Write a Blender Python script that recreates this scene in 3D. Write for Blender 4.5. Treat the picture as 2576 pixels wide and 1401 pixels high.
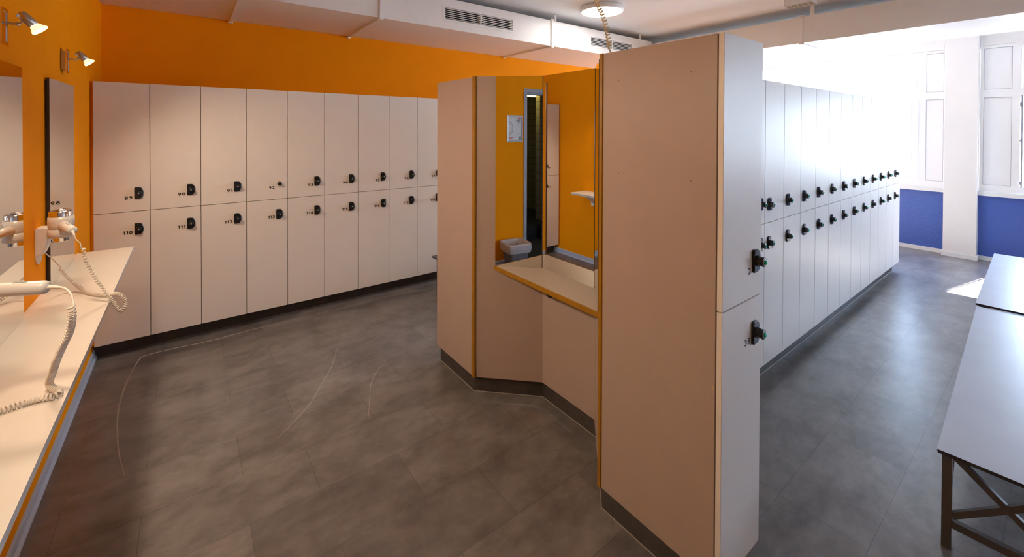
import bpy, bmesh, math, random
from mathutils import Vector, Matrix
random.seed(7)
PI = math.pi
scene = bpy.context.scene
for _o in list(bpy.data.objects):
    bpy.data.objects.remove(_o)

# ------------------------------------------------------------------ camera
CAM_Z = 1.63354
yaw, pitch, roll = math.radians(52.5007), math.radians(-0.558), math.radians(0.2079)
F = Vector((math.cos(yaw), math.sin(yaw), 0)); R = Vector((math.sin(yaw), -math.cos(yaw), 0)); U = Vector((0, 0, 1))
F2 = F * math.cos(pitch) + U * math.sin(pitch); U2 = U * math.cos(pitch) - F * math.sin(pitch)
R3 = R * math.cos(roll) + U2 * math.sin(roll); U3 = U2 * math.cos(roll) - R * math.sin(roll)
cam = bpy.data.cameras.new('camera'); cam.sensor_width = 36.0; cam.sensor_fit = 'HORIZONTAL'
cam.lens = 1070.893 / 2576 * 36.0
cam.shift_x = (1288 - 1293.834) / 2576
cam.shift_y = (334.376 - 700.5) / 2576
cam.clip_start = 0.02; cam.clip_end = 300
camo = bpy.data.objects.new('camera', cam); scene.collection.objects.link(camo)
m3 = Matrix((R3, U3, -F2)).transposed()
camo.matrix_world = Matrix.Translation((0, 0, CAM_Z)) @ m3.to_4x4()
scene.camera = camo

# ------------------------------------------------------------------ world, sun, exposure
SKY_STRENGTH = 7.2
SUN_STRENGTH = 30.0
scene.view_settings.view_transform = 'Standard'
scene.view_settings.look = 'None'
scene.view_settings.gamma = 1.0
scene.view_settings.use_curve_mapping = False
scene.view_settings.exposure = 1.66
world = bpy.data.worlds.new('sky'); scene.world = world; world.use_nodes = True
wn = world.node_tree.nodes; wl = world.node_tree.links; wn.clear()
wo = wn.new('ShaderNodeOutputWorld'); wb = wn.new('ShaderNodeBackground')
tc = wn.new('ShaderNodeTexCoord'); sx = wn.new('ShaderNodeSeparateXYZ'); cr = wn.new('ShaderNodeValToRGB')
wl.new(tc.outputs['Generated'], sx.inputs[0]); wl.new(sx.outputs['Z'], cr.inputs[0])
cr.color_ramp.elements[0].position = 0.0; cr.color_ramp.elements[0].color = (0.66, 0.83, 1.0, 1)
cr.color_ramp.elements[1].position = 0.8; cr.color_ramp.elements[1].color = (0.42, 0.62, 1.0, 1)
wl.new(cr.outputs[0], wb.inputs[0]); wb.inputs[1].default_value = SKY_STRENGTH
wl.new(wb.outputs[0], wo.inputs[0])
sun = bpy.data.lights.new('sun', 'SUN'); sun.energy = SUN_STRENGTH; sun.angle = math.radians(0.6); sun.color = (1.0, 0.95, 0.88)
suno = bpy.data.objects.new('sun', sun); scene.collection.objects.link(suno)
suno.rotation_euler = Vector((-1.0, 0.21, -1.06)).to_track_quat('-Z', 'Y').to_euler()
suno.location = (12, -2, 6)
cy = scene.cycles
cy.use_denoising = True
cy.max_bounces = 12; cy.diffuse_bounces = 6; cy.glossy_bounces = 6; cy.transmission_bounces = 6; cy.transparent_max_bounces = 12
cy.caustics_reflective = False; cy.caustics_refractive = False
cy.sample_clamp_indirect = 6.0

# ------------------------------------------------------------------ place constants (metres)
XL = -0.5345      # left wall
YB = 4.6229       # orange back wall
XR = 7.9609       # window wall
YF = -4.6         # wall behind the camera
ZC = 2.975        # ceiling
ZT, ZM, ZB = 1.9517, 1.0284, 0.1082   # locker top, seam, bottom
W = 0.30
LOCK_WARM = (1.0, 0.77, 0.55)

# ------------------------------------------------------------------ materials
MATS = {}
def newmat(name):
    m = bpy.data.materials.new(name); m.use_nodes = True
    nt = m.node_tree; b = nt.nodes.get('Principled BSDF')
    MATS[name] = m
    return m, nt, b
def noise(nt, scale, detail=4, rough=0.55, vec=None, dist=0.0):
    n = nt.nodes.new('ShaderNodeTexNoise'); n.inputs['Scale'].default_value = scale
    n.inputs['Detail'].default_value = detail; n.inputs['Roughness'].default_value = rough; n.inputs['Distortion'].default_value = dist
    if vec is not None: nt.links.new(vec, n.inputs['Vector'])
    return n
def objcoord(nt):
    return nt.nodes.new('ShaderNodeTexCoord').outputs['Object']
def simple(name, col, rough=0.5, metal=0.0, var=0.03, bump=0.0, bscale=200.0, spec=0.5, vscale=6.0):
    m, nt, b = newmat(name)
    oc = objcoord(nt)
    n = noise(nt, vscale, 3, 0.6, oc)
    r = nt.nodes.new('ShaderNodeValToRGB')
    c0 = [max(0, c * (1 - var)) for c in col]; c1 = [min(1, c * (1 + var)) for c in col]
    r.color_ramp.elements[0].position = 0.3; r.color_ramp.elements[0].color = (*c0, 1)
    r.color_ramp.elements[1].position = 0.7; r.color_ramp.elements[1].color = (*c1, 1)
    nt.links.new(n.outputs['Fac'], r.inputs[0]); nt.links.new(r.outputs[0], b.inputs['Base Color'])
    b.inputs['Roughness'].default_value = rough; b.inputs['Metallic'].default_value = metal
    b.inputs['Specular IOR Level'].default_value = spec
    if bump > 0:
        n2 = noise(nt, bscale, 3, 0.6, oc)
        bp = nt.nodes.new('ShaderNodeBump'); bp.inputs['Strength'].default_value = bump; bp.inputs['Distance'].default_value = 0.004
        nt.links.new(n2.outputs['Fac'], bp.inputs['Height']); nt.links.new(bp.outputs[0], b.inputs['Normal'])
    return m
def emit(name, col, strength):
    m, nt, b = newmat(name)
    b.inputs['Base Color'].default_value = (*[min(1, c) for c in col], 1)
    b.inputs['Emission Color'].default_value = (*col, 1); b.inputs['Emission Strength'].default_value = strength
    return m
M_DOOR = simple('white_laminate', (0.80, 0.765, 0.735), 0.38, var=0.012, bump=0.04, bscale=260)
M_PANEL = simple('beige_laminate', (0.44, 0.345, 0.300), 0.42, var=0.02, bump=0.05, bscale=260)
M_CARC = simple('carcass_edge', (0.58, 0.42, 0.26), 0.6, var=0.05)
M_TRIM = simple('ochre_edge_trim', (0.36, 0.17, 0.006), 0.4, var=0.12, vscale=14)
M_ORANGE = simple('orange_paint', (0.97, 0.325, 0.0), 0.75, var=0.02, bump=0.10, bscale=120, spec=0.12)
M_WHITE = simple('white_paint', (0.80, 0.79, 0.77), 0.6, var=0.01, bump=0.05, bscale=90)
M_CEIL = simple('ceiling_paint', (0.91, 0.91, 0.905), 0.8, var=0.01)
M_DUCT = simple('duct_enamel', (0.90, 0.89, 0.875), 0.42, var=0.012)
M_FRAME = simple('window_upvc', (0.84, 0.84, 0.84), 0.3, var=0.01)
M_BASE = simple('grey_baseboard', (0.50, 0.53, 0.62), 0.35, var=0.03)
M_BASEW = simple('white_baseboard', (0.76, 0.78, 0.78), 0.4, var=0.02)
M_BLACK = simple('black_plastic', (0.012, 0.012, 0.014), 0.16, var=0.1)
M_PRINT = simple('black_print', (0.015, 0.012, 0.012), 0.6, var=0.05)
M_GREEN = simple('green_lens', (0.0, 0.45, 0.30), 0.15, var=0.05)
M_CAPGREY = simple('grey_cap', (0.38, 0.43, 0.43), 0.25, var=0.05)
M_CHROME = simple('chrome', (0.82, 0.82, 0.84), 0.07, 1.0, var=0.01)
M_BRUSH = simple('brushed_steel', (0.52, 0.47, 0.43), 0.28, 1.0, var=0.06)
M_DRYER = simple('ivory_plastic', (0.68, 0.64, 0.59), 0.3, var=0.015)
M_CORD = simple('ivory_cord', (0.76, 0.69, 0.60), 0.4, var=0.02)
M_CORDY = simple('yellowed_cord', (0.82, 0.66, 0.40), 0.45, var=0.05)
M_SHELF = simple('cream_shelf', (0.70, 0.65, 0.58), 0.35, var=0.02)
M_SHELFE = simple('shelf_edge', (0.72, 0.71, 0.68), 0.4, var=0.02)
M_NSHELF = simple('speckled_worktop', (0.66, 0.55, 0.44), 0.45, var=0.10, vscale=260)
M_BTOP = simple('pale_grey_laminate', (0.40, 0.43, 0.52), 0.33, var=0.04, vscale=5)
M_BEDGE = simple('laminate_core_edge', (0.035, 0.028, 0.028), 0.5, var=0.2, vscale=60)
M_BLEG = simple('bronze_grey_metal', (0.105, 0.088, 0.080), 0.42, 0.3, var=0.08)
M_SHADETOP = simple('shaded_grey_laminate', (0.10, 0.095, 0.095), 0.4, var=0.05)  # back bench top, the shade it stands in is put into the colour
M_WELD = simple('weld_bead', (0.42, 0.40, 0.38), 0.5, var=0.1)
M_SCUFF = simple('scuff', (0.40, 0.36, 0.34), 0.6, var=0.1)
M_GREYFR = simple('grey_door_frame', (0.36, 0.37, 0.42), 0.4, var=0.03)
M_ALU = simple('aluminium_frame', (0.62, 0.65, 0.66), 0.35, 0.3, var=0.03)
M_PAPER = simple('paper', (0.80, 0.80, 0.82), 0.6, var=0.01)
M_RED = simple('red_print', (0.65, 0.08, 0.12), 0.6)
M_GREY = simple('grey_print', (0.30, 0.30, 0.34), 0.6)
M_LGREY = simple('light_print', (0.55, 0.57, 0.62), 0.6)
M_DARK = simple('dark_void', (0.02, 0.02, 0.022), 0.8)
M_RIB = simple('dark_rubber', (0.022, 0.021, 0.022), 0.95, var=0.1)
M_TEAL = simple('teal_cap', (0.03, 0.22, 0.30), 0.4)
M_GLUE = simple('glue_mark', (0.62, 0.52, 0.36), 0.6, var=0.1, vscale=90)
M_YGLOW = emit('yellow_tube', (1.0, 0.80, 0.16), 2.2)
M_LAMPE = emit('lamp_diffuser', (1.0, 0.95, 0.88), 9.0)
M_SPOTE = emit('halogen_face', (1.0, 0.72, 0.42), 34.0)
M_COLLAR = emit('bulb_lit_glass', (1.0, 0.55, 0.22), 0.9)  # emission stands in for bulb light passing through the glass collar
M_TERR = simple('roof_gravel', (0.42, 0.42, 0.41), 0.9, var=0.05)
M_BLDW = simple('pale_render', (0.75, 0.75, 0.74), 0.8)
M_BLDB = simple('blue_grey_cladding', (0.16, 0.22, 0.32), 0.5, var=0.1)
M_BLDG = simple('tinted_window', (0.10, 0.13, 0.19), 0.4)

def m_blue():
    m, nt, b = newmat('blue_gloss_paint'); oc = objcoord(nt)
    b.inputs['Base Color'].default_value = (0.055, 0.115, 0.43, 1); b.inputs['Roughness'].default_value = 0.3
    n = noise(nt, 42, 4, 0.6, oc); bp = nt.nodes.new('ShaderNodeBump'); bp.inputs['Strength'].default_value = 0.55; bp.inputs['Distance'].default_value = 0.01
    nt.links.new(n.outputs['Fac'], bp.inputs['Height']); nt.links.new(bp.outputs[0], b.inputs['Normal'])
    return m
M_BLUE = m_blue()
def m_vinyl(name, tiles):
    m, nt, b = newmat(name); L = nt.links; N = nt.nodes
    oc = objcoord(nt)
    mp = N.new('ShaderNodeMapping'); mp.inputs['Location'].default_value = (0.16, -0.46, 0); L.new(oc, mp.inputs['Vector'])
    st = N.new('ShaderNodeMapping'); st.inputs['Scale'].default_value = (1.0, 1.45, 1.0); L.new(oc, st.inputs['Vector'])
    n1 = noise(nt, 3.4, 8, 0.62, st.outputs[0], 0.25)
    n2 = noise(nt, 13.0, 6, 0.68, st.outputs[0], 0.2)
    mix = N.new('ShaderNodeMath'); mix.operation = 'MULTIPLY_ADD'; mix.inputs[1].default_value = 0.45
    L.new(n2.outputs['Fac'], mix.inputs[0]); L.new(n1.outputs['Fac'], mix.inputs[2])
    r = N.new('ShaderNodeValToRGB')
    r.color_ramp.elements[0].position = 0.52; r.color_ramp.elements[0].color = (0.096, 0.086, 0.083, 1)
    r.color_ramp.elements[1].position = 0.92; r.color_ramp.elements[1].color = (0.222, 0.210, 0.210, 1)
    L.new(mix.outputs[0], r.inputs[0])
    last = r.outputs[0]
    if tiles:
        bt = N.new('ShaderNodeTexBrick'); L.new(mp.outputs[0], bt.inputs['Vector'])
        bt.inputs['Scale'].default_value = 1.0; bt.inputs['Brick Width'].default_value = 0.632; bt.inputs['Row Height'].default_value = 0.3158
        bt.inputs['Mortar Size'].default_value = 0.0017; bt.inputs['Mortar Smooth'].default_value = 0.2; bt.offset = 0.43; bt.inputs['Bias'].default_value = 0.0
        bt.inputs['Color1'].default_value = (0.86, 0.86, 0.86, 1); bt.inputs['Color2'].default_value = (1.14, 1.13, 1.12, 1); bt.inputs['Mortar'].default_value = (0.60, 0.60, 0.60, 1)
        mm = N.new('ShaderNodeMix'); mm.data_type = 'RGBA'; mm.blend_type = 'MULTIPLY'; mm.inputs[0].default_value = 1.0
        L.new(last, mm.inputs[6]); L.new(bt.outputs['Color'], mm.inputs[7]); last = mm.outputs[2]
        bp = N.new('ShaderNodeBump'); bp.inputs['Strength'].default_value = 0.25; bp.inputs['Distance'].default_value = 0.002; bp.invert = True
        L.new(bt.outputs['Fac'], bp.inputs['Height'])
        n3 = noise(nt, 90, 3, 0.6, oc); b2 = N.new('ShaderNodeBump'); b2.inputs['Strength'].default_value = 0.12; b2.inputs['Distance'].default_value = 0.003
        L.new(n3.outputs['Fac'], b2.inputs['Height']); L.new(bp.outputs[0], b2.inputs['Normal']); L.new(b2.outputs[0], b.inputs['Normal'])
    L.new(last, b.inputs['Base Color'])
    b.inputs['Roughness'].default_value = 0.31; b.inputs['Specular IOR Level'].default_value = 0.75
    return m
M_FLOOR = m_vinyl('vinyl_tile_floor', True)
M_PLINTH = simple('vinyl_plinth', (0.060, 0.052, 0.050), 0.45, var=0.25, vscale=9)
def m_mirror():
    m, nt, b = newmat('mirror_silver')
    b.inputs['Base Color'].default_value = (0.84, 0.85, 0.84, 1); b.inputs['Metallic'].default_value = 1.0; b.inputs['Roughness'].default_value = 0.004
    return m
M_MIRROR = m_mirror()
def m_glass(name='window_glass', tint=(0.97, 0.985, 1.0), fac=0.07):
    m, nt, b = newmat(name); N = nt.nodes; L = nt.links
    N.remove(b); out = [n for n in N if n.type == 'OUTPUT_MATERIAL'][0]
    t = N.new('ShaderNodeBsdfTransparent'); t.inputs[0].default_value = (*tint, 1)
    g = N.new('ShaderNodeBsdfGlossy'); g.inputs['Roughness'].default_value = 0.02
    mx = N.new('ShaderNodeMixShader'); mx.inputs[0].default_value = fac
    L.new(t.outputs[0], mx.inputs[1]); L.new(g.outputs[0], mx.inputs[2]); L.new(mx.outputs[0], out.inputs[0])
    return m
M_GLASS = m_glass()
def m_film():
    m, nt, b = newmat('clear_bin_liner')
    b.inputs['Base Color'].default_value = (0.80, 0.72, 0.72, 1); b.inputs['Roughness'].default_value = 0.22; b.inputs['Alpha'].default_value = 0.62
    oc = objcoord(nt); n = noise(nt, 26, 5, 0.65, oc, 1.5); bp = nt.nodes.new('ShaderNodeBump'); bp.inputs['Strength'].default_value = 0.9; bp.inputs['Distance'].default_value = 0.012
    nt.links.new(n.outputs['Fac'], bp.inputs['Height']); nt.links.new(bp.outputs[0], b.inputs['Normal'])
    return m
M_FILM = m_film()
M_BIN = simple('smoky_bin_plastic', (0.26, 0.24, 0.26), 0.3, var=0.05)
def m_tiles():
    m, nt, b = newmat('olive_wall_tiles'); N = nt.nodes; L = nt.links
    oc = objcoord(nt); mp = N.new('ShaderNodeMapping'); mp.inputs['Rotation'].default_value = (PI / 2, 0, PI / 2); L.new(oc, mp.inputs[0])
    sp = N.new('ShaderNodeSeparateXYZ'); L.new(oc, sp.inputs[0])
    ad = N.new('ShaderNodeMath'); ad.operation = 'ADD'; L.new(sp.outputs[0], ad.inputs[0]); L.new(sp.outputs[1], ad.inputs[1])
    cb = N.new('ShaderNodeCombineXYZ'); L.new(ad.outputs[0], cb.inputs[0]); L.new(sp.outputs[2], cb.inputs[1])
    bt = N.new('ShaderNodeTexBrick'); L.new(cb.outputs[0], bt.inputs['Vector']); bt.offset = 0.0
    bt.inputs['Scale'].default_value = 1.0; bt.inputs['Brick Width'].default_value = 0.13; bt.inputs['Row Height'].default_value = 0.13
    bt.inputs['Mortar Size'].default_value = 0.004
    bt.inputs['Color1'].default_value = (0.36, 0.33, 0.24, 1); bt.inputs['Color2'].default_value = (0.40, 0.36, 0.27, 1); bt.inputs['Mortar'].default_value = (0.12, 0.11, 0.09, 1)
    L.new(bt.outputs['Color'], b.inputs['Base Color']); b.inputs['Roughness'].default_value = 0.35
    return m
M_TILE = m_tiles()

# ------------------------------------------------------------------ mesh helpers
COL = scene.collection
def add_box(bm, x0, x1, y0, y1, z0, z1, mi=0):
    vs = [bm.verts.new(p) for p in ((x0, y0, z0), (x1, y0, z0), (x1, y1, z0), (x0, y1, z0), (x0, y0, z1), (x1, y0, z1), (x1, y1, z1), (x0, y1, z1))]
    fs = []
    for f in ((0, 3, 2, 1), (4, 5, 6, 7), (0, 1, 5, 4), (1, 2, 6, 5), (2, 3, 7, 6), (3, 0, 4, 7)):
        fc = bm.faces.new([vs[i] for i in f]); fc.material_index = mi; fs.append(fc)
    return vs, fs
def box_mesh(name, x0, x1, y0, y1, z0, z1, bev=0.0, seg=2):
    bm = bmesh.new(); add_box(bm, x0, x1, y0, y1, z0, z1)
    if bev > 0: bmesh.ops.bevel(bm, geom=list(bm.edges), offset=bev, segments=seg, affect='EDGES', profile=0.6)
    return to_mesh(name, bm)
def to_mesh(name, bm, smooth=False):
    bmesh.ops.recalc_face_normals(bm, faces=bm.faces)
    me = bpy.data.meshes.new(name); bm.to_mesh(me); bm.free()
    if smooth:
        for p in me.polygons: p.use_smooth = True
    return me
def setmat(me, mats):
    for m in (mats if isinstance(mats, (list, tuple)) else [mats]): me.materials.append(m)
    return me
def obj(name, me, mat=None, parent=None, loc=None, rot=None):
    if isinstance(me, bmesh.types.BMesh): me = to_mesh(name, me)
    if mat is not None and len(me.materials) == 0: setmat(me, mat)
    o = bpy.data.objects.new(name, me); COL.objects.link(o)
    if parent is not None: o.parent = parent
    if loc is not None: o.location = loc
    if rot is not None: o.rotation_euler = rot
    return o
def tag(o, label, cat, group=None):
    o['label'] = label; o['category'] = cat
    if group: o['group'] = group
    return o
def thing(name, label, cat, loc=(0, 0, 0), rotz=0.0, group=None):
    o = bpy.data.objects.new(name, None); o.empty_display_size = 0.05; COL.objects.link(o); o.location = loc; o.rotation_euler = (0, 0, rotz)
    return tag(o, label, cat, group)
def struct(name, me, mat=None, parent=None):
    o = obj(name, me, mat, parent)
    if parent is None: o['kind'] = 'structure'
    return o
def struct_empty(name, loc=(0, 0, 0)):
    o = bpy.data.objects.new(name, None); o.empty_display_size = 0.05; COL.objects.link(o); o.location = loc; o['kind'] = 'structure'; return o
def prism(name, pts, z0, z1, mat=None):
    bm = bmesh.new()
    a = [bm.verts.new((x, y, z0)) for x, y in pts]; b = [bm.verts.new((x, y, z1)) for x, y in pts]
    bm.faces.new(a[::-1]); bm.faces.new(b); n = len(pts)
    for i in range(n): bm.faces.new((a[i], a[(i + 1) % n], b[(i + 1) % n], b[i]))
    me = to_mesh(name, bm)
    if mat: setmat(me, mat)
    return me
def slab(bm, p, q, th, z0, z1, side=1):
    """vertical board with its face on the line p-q, thickness th to one side"""
    p = Vector((p[0], p[1])); q = Vector((q[0], q[1])); d = (q - p).normalized(); n = Vector((-d.y, d.x)) * side * th
    pts = [p, q, q + n, p + n]
    a = [bm.verts.new((v.x, v.y, z0)) for v in pts]; b = [bm.verts.new((v.x, v.y, z1)) for v in pts]
    bm.faces.new(a); bm.faces.new(b[::-1])
    for i in range(4): bm.faces.new((a[i], b[i], b[(i + 1) % 4], a[(i + 1) % 4]))
def lathe(bm, prof, seg=24, axis='Z', origin=(0, 0, 0), mi=0, mat4=None):
    """prof: list of (radius, height) ; closed at ends when radius 0"""
    rings = []
    for r, h in prof:
        if r < 1e-7: rings.append([bm.verts.new((0, 0, h))])
        else: rings.append([bm.verts.new((r * math.cos(2 * PI * i / seg), r * math.sin(2 * PI * i / seg), h)) for i in range(seg)])
    for a, b in zip(rings, rings[1:]):
        if len(a) == 1 and len(b) == 1: continue
        for i in range(seg):
            j = (i + 1) % seg
            if len(a) == 1: f = bm.faces.new((a[0], b[i], b[j]))
            elif len(b) == 1: f = bm.faces.new((a[i], a[j], b[0]))
            else: f = bm.faces.new((a[i], a[j], b[j], b[i]))
            f.material_index = mi; f.smooth = True
    vs = [v for r_ in rings for v in r_]
    if axis == '-Y': M = Matrix.Rotation(PI / 2, 4, 'X')
    elif axis == 'X': M = Matrix.Rotation(PI / 2, 4, 'Y')
    else: M = Matrix.Identity(4)
    if mat4 is not None: M = mat4
    M = Matrix.Translation(origin) @ M
    bmesh.ops.transform(bm, matrix=M, verts=vs)
    return vs
def dir_mat(d):
    return Vector(d).to_track_quat('Z', 'Y').to_matrix().to_4x4()
def catmull(pts, n=16):
    P = [Vector(p) for p in pts]; P = [2 * P[0] - P[1]] + P + [2 * P[-1] - P[-2]]
    out = []
    for i in range(1, len(P) - 2):
        for k in range(n):
            t = k / n; a, b, c, d = P[i - 1], P[i], P[i + 1], P[i + 2]
            out.append(0.5 * ((2 * b) + (c - a) * t + (2 * a - 5 * b + 4 * c - d) * t * t + (3 * b - a - 3 * c + d) * t ** 3))
    out.append(P[-2]); return out
def resample(pts, step):
    out = [pts[0]]; acc = 0.0
    for a, b in zip(pts, pts[1:]):
        L = (b - a).length
        if L < 1e-9: continue
        t = step - acc
        while t <= L: out.append(a + (b - a) * (t / L)); t += step
        acc = (acc + L) % step
    out.append(pts[-1]); return out
def tube(bm, pts, r, seg=8, caps=True):
    pts = [p for i, p in enumerate(pts) if i == 0 or (p - pts[i - 1]).length > 1e-6]
    rr = r if callable(r) else (lambda t: r)
    n = len(pts); up = Vector((0, 0, 1)); rings = []
    t0 = (pts[1] - pts[0]).normalized()
    x = t0.cross(up)
    if x.length < 1e-3: x = t0.cross(Vector((1, 0, 0)))
    x.normalize()
    for i, p in enumerate(pts):
        t = (pts[min(i + 1, n - 1)] - pts[max(i - 1, 0)]).normalized()
        x = (x - t * x.dot(t)).normalized(); y = t.cross(x); q = rr(i / (n - 1))
        rings.append([bm.verts.new(p + (x * math.cos(2 * PI * k / seg) + y * math.sin(2 * PI * k / seg)) * q) for k in range(seg)])
    for a, b in zip(rings, rings[1:]):
        for k in range(seg):
            f = bm.faces.new((a[k], a[(k + 1) % seg], b[(k + 1) % seg], b[k])); f.smooth = True
    if caps: bm.faces.new(rings[0][::-1]); bm.faces.new(rings[-1])
def helix(path, Rc, pitch, samples=11):
    """path: dense points; pitch may be a function of 0..1"""
    pts = resample(path, 0.0016); n = len(pts); out = []
    pf = pitch if callable(pitch) else (lambda t: pitch)
    t0 = (pts[1] - pts[0]).normalized(); x = t0.cross(Vector((0, 0, 1)))
    if x.length < 1e-3: x = Vector((1, 0, 0))
    x.normalize(); ph = 0.0; out = []
    prev = pts[0]; last_ph = -9
    acc = []
    for i in range(n):
        t = (pts[min(i + 1, n - 1)] - pts[max(i - 1, 0)]).normalized(); x = (x - t * x.dot(t)).normalized()
        if i: ph += 2 * PI * (pts[i] - pts[i - 1]).length / pf(i / (n - 1))
        acc.append((pts[i], x.copy(), t.cross(x), ph))
    tot = acc[-1][3]; k = 0; steps = int(tot / (2 * PI) * samples)
    for s in range(steps + 1):
        ph = tot * s / steps
        while k < n - 2 and acc[k + 1][3] < ph: k += 1
        a, b = acc[k], acc[k + 1]; w = 0 if b[3] == a[3] else min(1, max(0, (ph - a[3]) / (b[3] - a[3])))
        p = a[0].lerp(b[0], w); xx = a[1].lerp(b[1], w); yy = a[2].lerp(b[2], w)
        out.append(p + (xx * math.cos(ph) + yy * math.sin(ph)) * Rc)
    return out
_GLYPH = {}
def glyph(ch):
    """one digit as (list of vertices, list of faces, width) with unit font size, in the x-z plane"""
    if ch in _GLYPH: return _GLYPH[ch]
    if ch == '1':
        o = [(0.0, 0.50), (0.0, 0.60), (0.09, 0.625), (0.165, 0.70), (0.27, 0.70), (0.27, 0.0), (0.135, 0.0), (0.135, 0.525), (0.06, 0.505)]
        r = ([(x, 0, z) for x, z in o], [(1, 0, 8), (1, 8, 2), (2, 8, 7), (2, 7, 3), (3, 7, 6), (3, 6, 5), (3, 5, 4)], 0.27)
    else:
        cu = bpy.data.curves.new('digit', 'FONT'); cu.body = ch; cu.size = 1.0; cu.offset = 0.028; cu.resolution_u = 4
        to = bpy.data.objects.new('digit_tmp', cu); COL.objects.link(to)
        dg = bpy.context.evaluated_depsgraph_get(); dg.update()
        me = bpy.data.meshes.new_from_object(to.evaluated_get(dg)); bpy.data.objects.remove(to); bpy.data.curves.remove(cu)
        xs = [v.co.x for v in me.vertices]; ys = [v.co.y for v in me.vertices]; k = 0.70 / (max(ys) - min(ys)); x0, y0 = min(xs), min(ys)
        r = ([((v.co.x - x0) * k, 0, (v.co.y - y0) * k) for v in me.vertices], [tuple(p.vertices) for p in me.polygons], (max(xs) - x0) * k)
        bpy.data.meshes.remove(me)
    _GLYPH[ch] = r; return r
def text_mesh(s, size, align='RIGHT', sx=1.22):
    V, Fc, x = [], [], 0.0
    for ch in s:
        v, f, w = glyph(ch); b = len(V)
        V += [(p[0] + x, 0, p[2]) for p in v]; Fc += [tuple(i + b for i in q) for q in f]; x += w + 0.13
    x -= 0.13; off = -x if align == 'RIGHT' else 0.0
    me = bpy.data.meshes.new('door_number'); me.from_pydata([((p[0] + off) * size * sx, 0, p[2] * size) for p in V], [], Fc); me.materials.append(M_PRINT)
    return me
def bar(bm, p, q, w, h=None):
    """rectangular bar from p to q"""
    p, q = Vector(p), Vector(q); h = h or w; d = (q - p).normalized(); up = Vector((0, 0, 1))
    x = d.cross(up)
    if x.length < 1e-3: x = Vector((1, 0, 0))
    x.normalize(); y = x.cross(d).normalized()
    c = [(-w / 2, -h / 2), (w / 2, -h / 2), (w / 2, h / 2), (-w / 2, h / 2)]
    a = [bm.verts.new(p + x * u + y * v) for u, v in c]; b = [bm.verts.new(q + x * u + y * v) for u, v in c]
    bm.faces.new(a[::-1]); bm.faces.new(b)
    for i in range(4): bm.faces.new((a[i], a[(i + 1) % 4], b[(i + 1) % 4], b[i]))

# ================================================================== THE ROOM
struct('floor', box_mesh('floor', XL - 0.02, XR + 0.15, YF - 0.1, YB + 0.1, -0.1, 0.0), M_FLOOR)
struct('ceiling', box_mesh('ceiling', XL - 0.1, XR + 0.15, YF - 0.1, YB + 0.1, ZC, ZC + 0.12), M_CEIL)
struct('wall_back', box_mesh('wall_back', XL - 0.1, XR + 0.15, YB, YB + 0.12, -0.1, ZC), M_ORANGE)
struct('wall_front', box_mesh('wall_front', XL - 0.1, XR + 0.15, YF - 0.12, YF, -0.1, ZC), M_WHITE)
bm = bmesh.new()
DY0, DY1, DZ = -0.70, 0.262, 2.112      # doorway in the left wall
add_box(bm, XL - 0.12, XL, DY1, YB, -0.1, ZC)
add_box(bm, XL - 0.12, XL, YF, DY0, -0.1, ZC)
add_box(bm, XL - 0.12, XL, DY0, DY1, DZ, ZC)
struct('wall_left', bm, M_ORANGE)
# window wall on the right: blue below the sill, white above
bm = bmesh.new(); add_box(bm, XR, XR + 0.15, YF, YB, -0.1, 0.815)
struct('wall_right', bm, M_BLUE)
bm = bmesh.new()
add_box(bm, XR, XR + 0.15, YF, YB, 2.772, ZC)
add_box(bm, XR - 0.012, XR, 1.017, 4.1, 2.70, 2.772)
add_box(bm, XR - 0.012, XR, YF, 0.66, 2.70, 2.772)
add_box(bm, XR, XR + 0.15, 4.1, YB, 0.815, 2.772)
struct('trim_1', bm, M_WHITE)
bm = bmesh.new()
add_box(bm, 7.848, XR + 0.15, 0.6953, 0.9965, 0.0, ZC)
bmesh.ops.bevel(bm, geom=list(bm.edges), offset=0.004, segments=1, affect='EDGES')
o = struct('pillar', bm, M_WHITE)
bm = bmesh.new()
add_box(bm, XR - 0.045, XR + 0.02, 1.0005, 4.3, 0.815, 0.868)
add_box(bm, XR - 0.045, XR + 0.02, YF, 0.6913, 0.815, 0.868)
struct('trim_2', bm, M_BASEW)
bm = bmesh.new()
add_box(bm, XR - 0.012, XR, 1.0, YB, 0, 0.052)
add_box(bm, XR - 0.012, XR, YF, 0.692, 0, 0.052)
add_box(bm, 7.836, 7.848, 0.684, 1.008, 0, 0.055)
add_box(bm, 7.848, XR, 0.684, 0.6953, 0, 0.055); add_box(bm, 7.848, XR, 0.9965, 1.008, 0, 0.055)
struct('baseboard_right', bm, M_BASEW)
def baseboard_profile(bm, y0, y1):
    pts = [(0, 0), (0.020, 0), (0.019, 0.006), (0.010, 0.018), (0.0085, 0.050), (0.006, 0.056), (0, 0.058)]
    a = [bm.verts.new((XL + x, y0, z)) for x, z in pts]; b = [bm.verts.new((XL + x, y1, z)) for x, z in pts]
    bm.faces.new(a); bm.faces.new(b[::-1])
    for i in range(len(pts)): bm.faces.new((a[i], b[i], b[(i + 1) % len(pts)], a[(i + 1) % len(pts)]))
bm = bmesh.new(); baseboard_profile(bm, 0.284, 4.19); baseboard_profile(bm, YF, -0.745)
struct('baseboard_left', bm, M_BASE)

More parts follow.
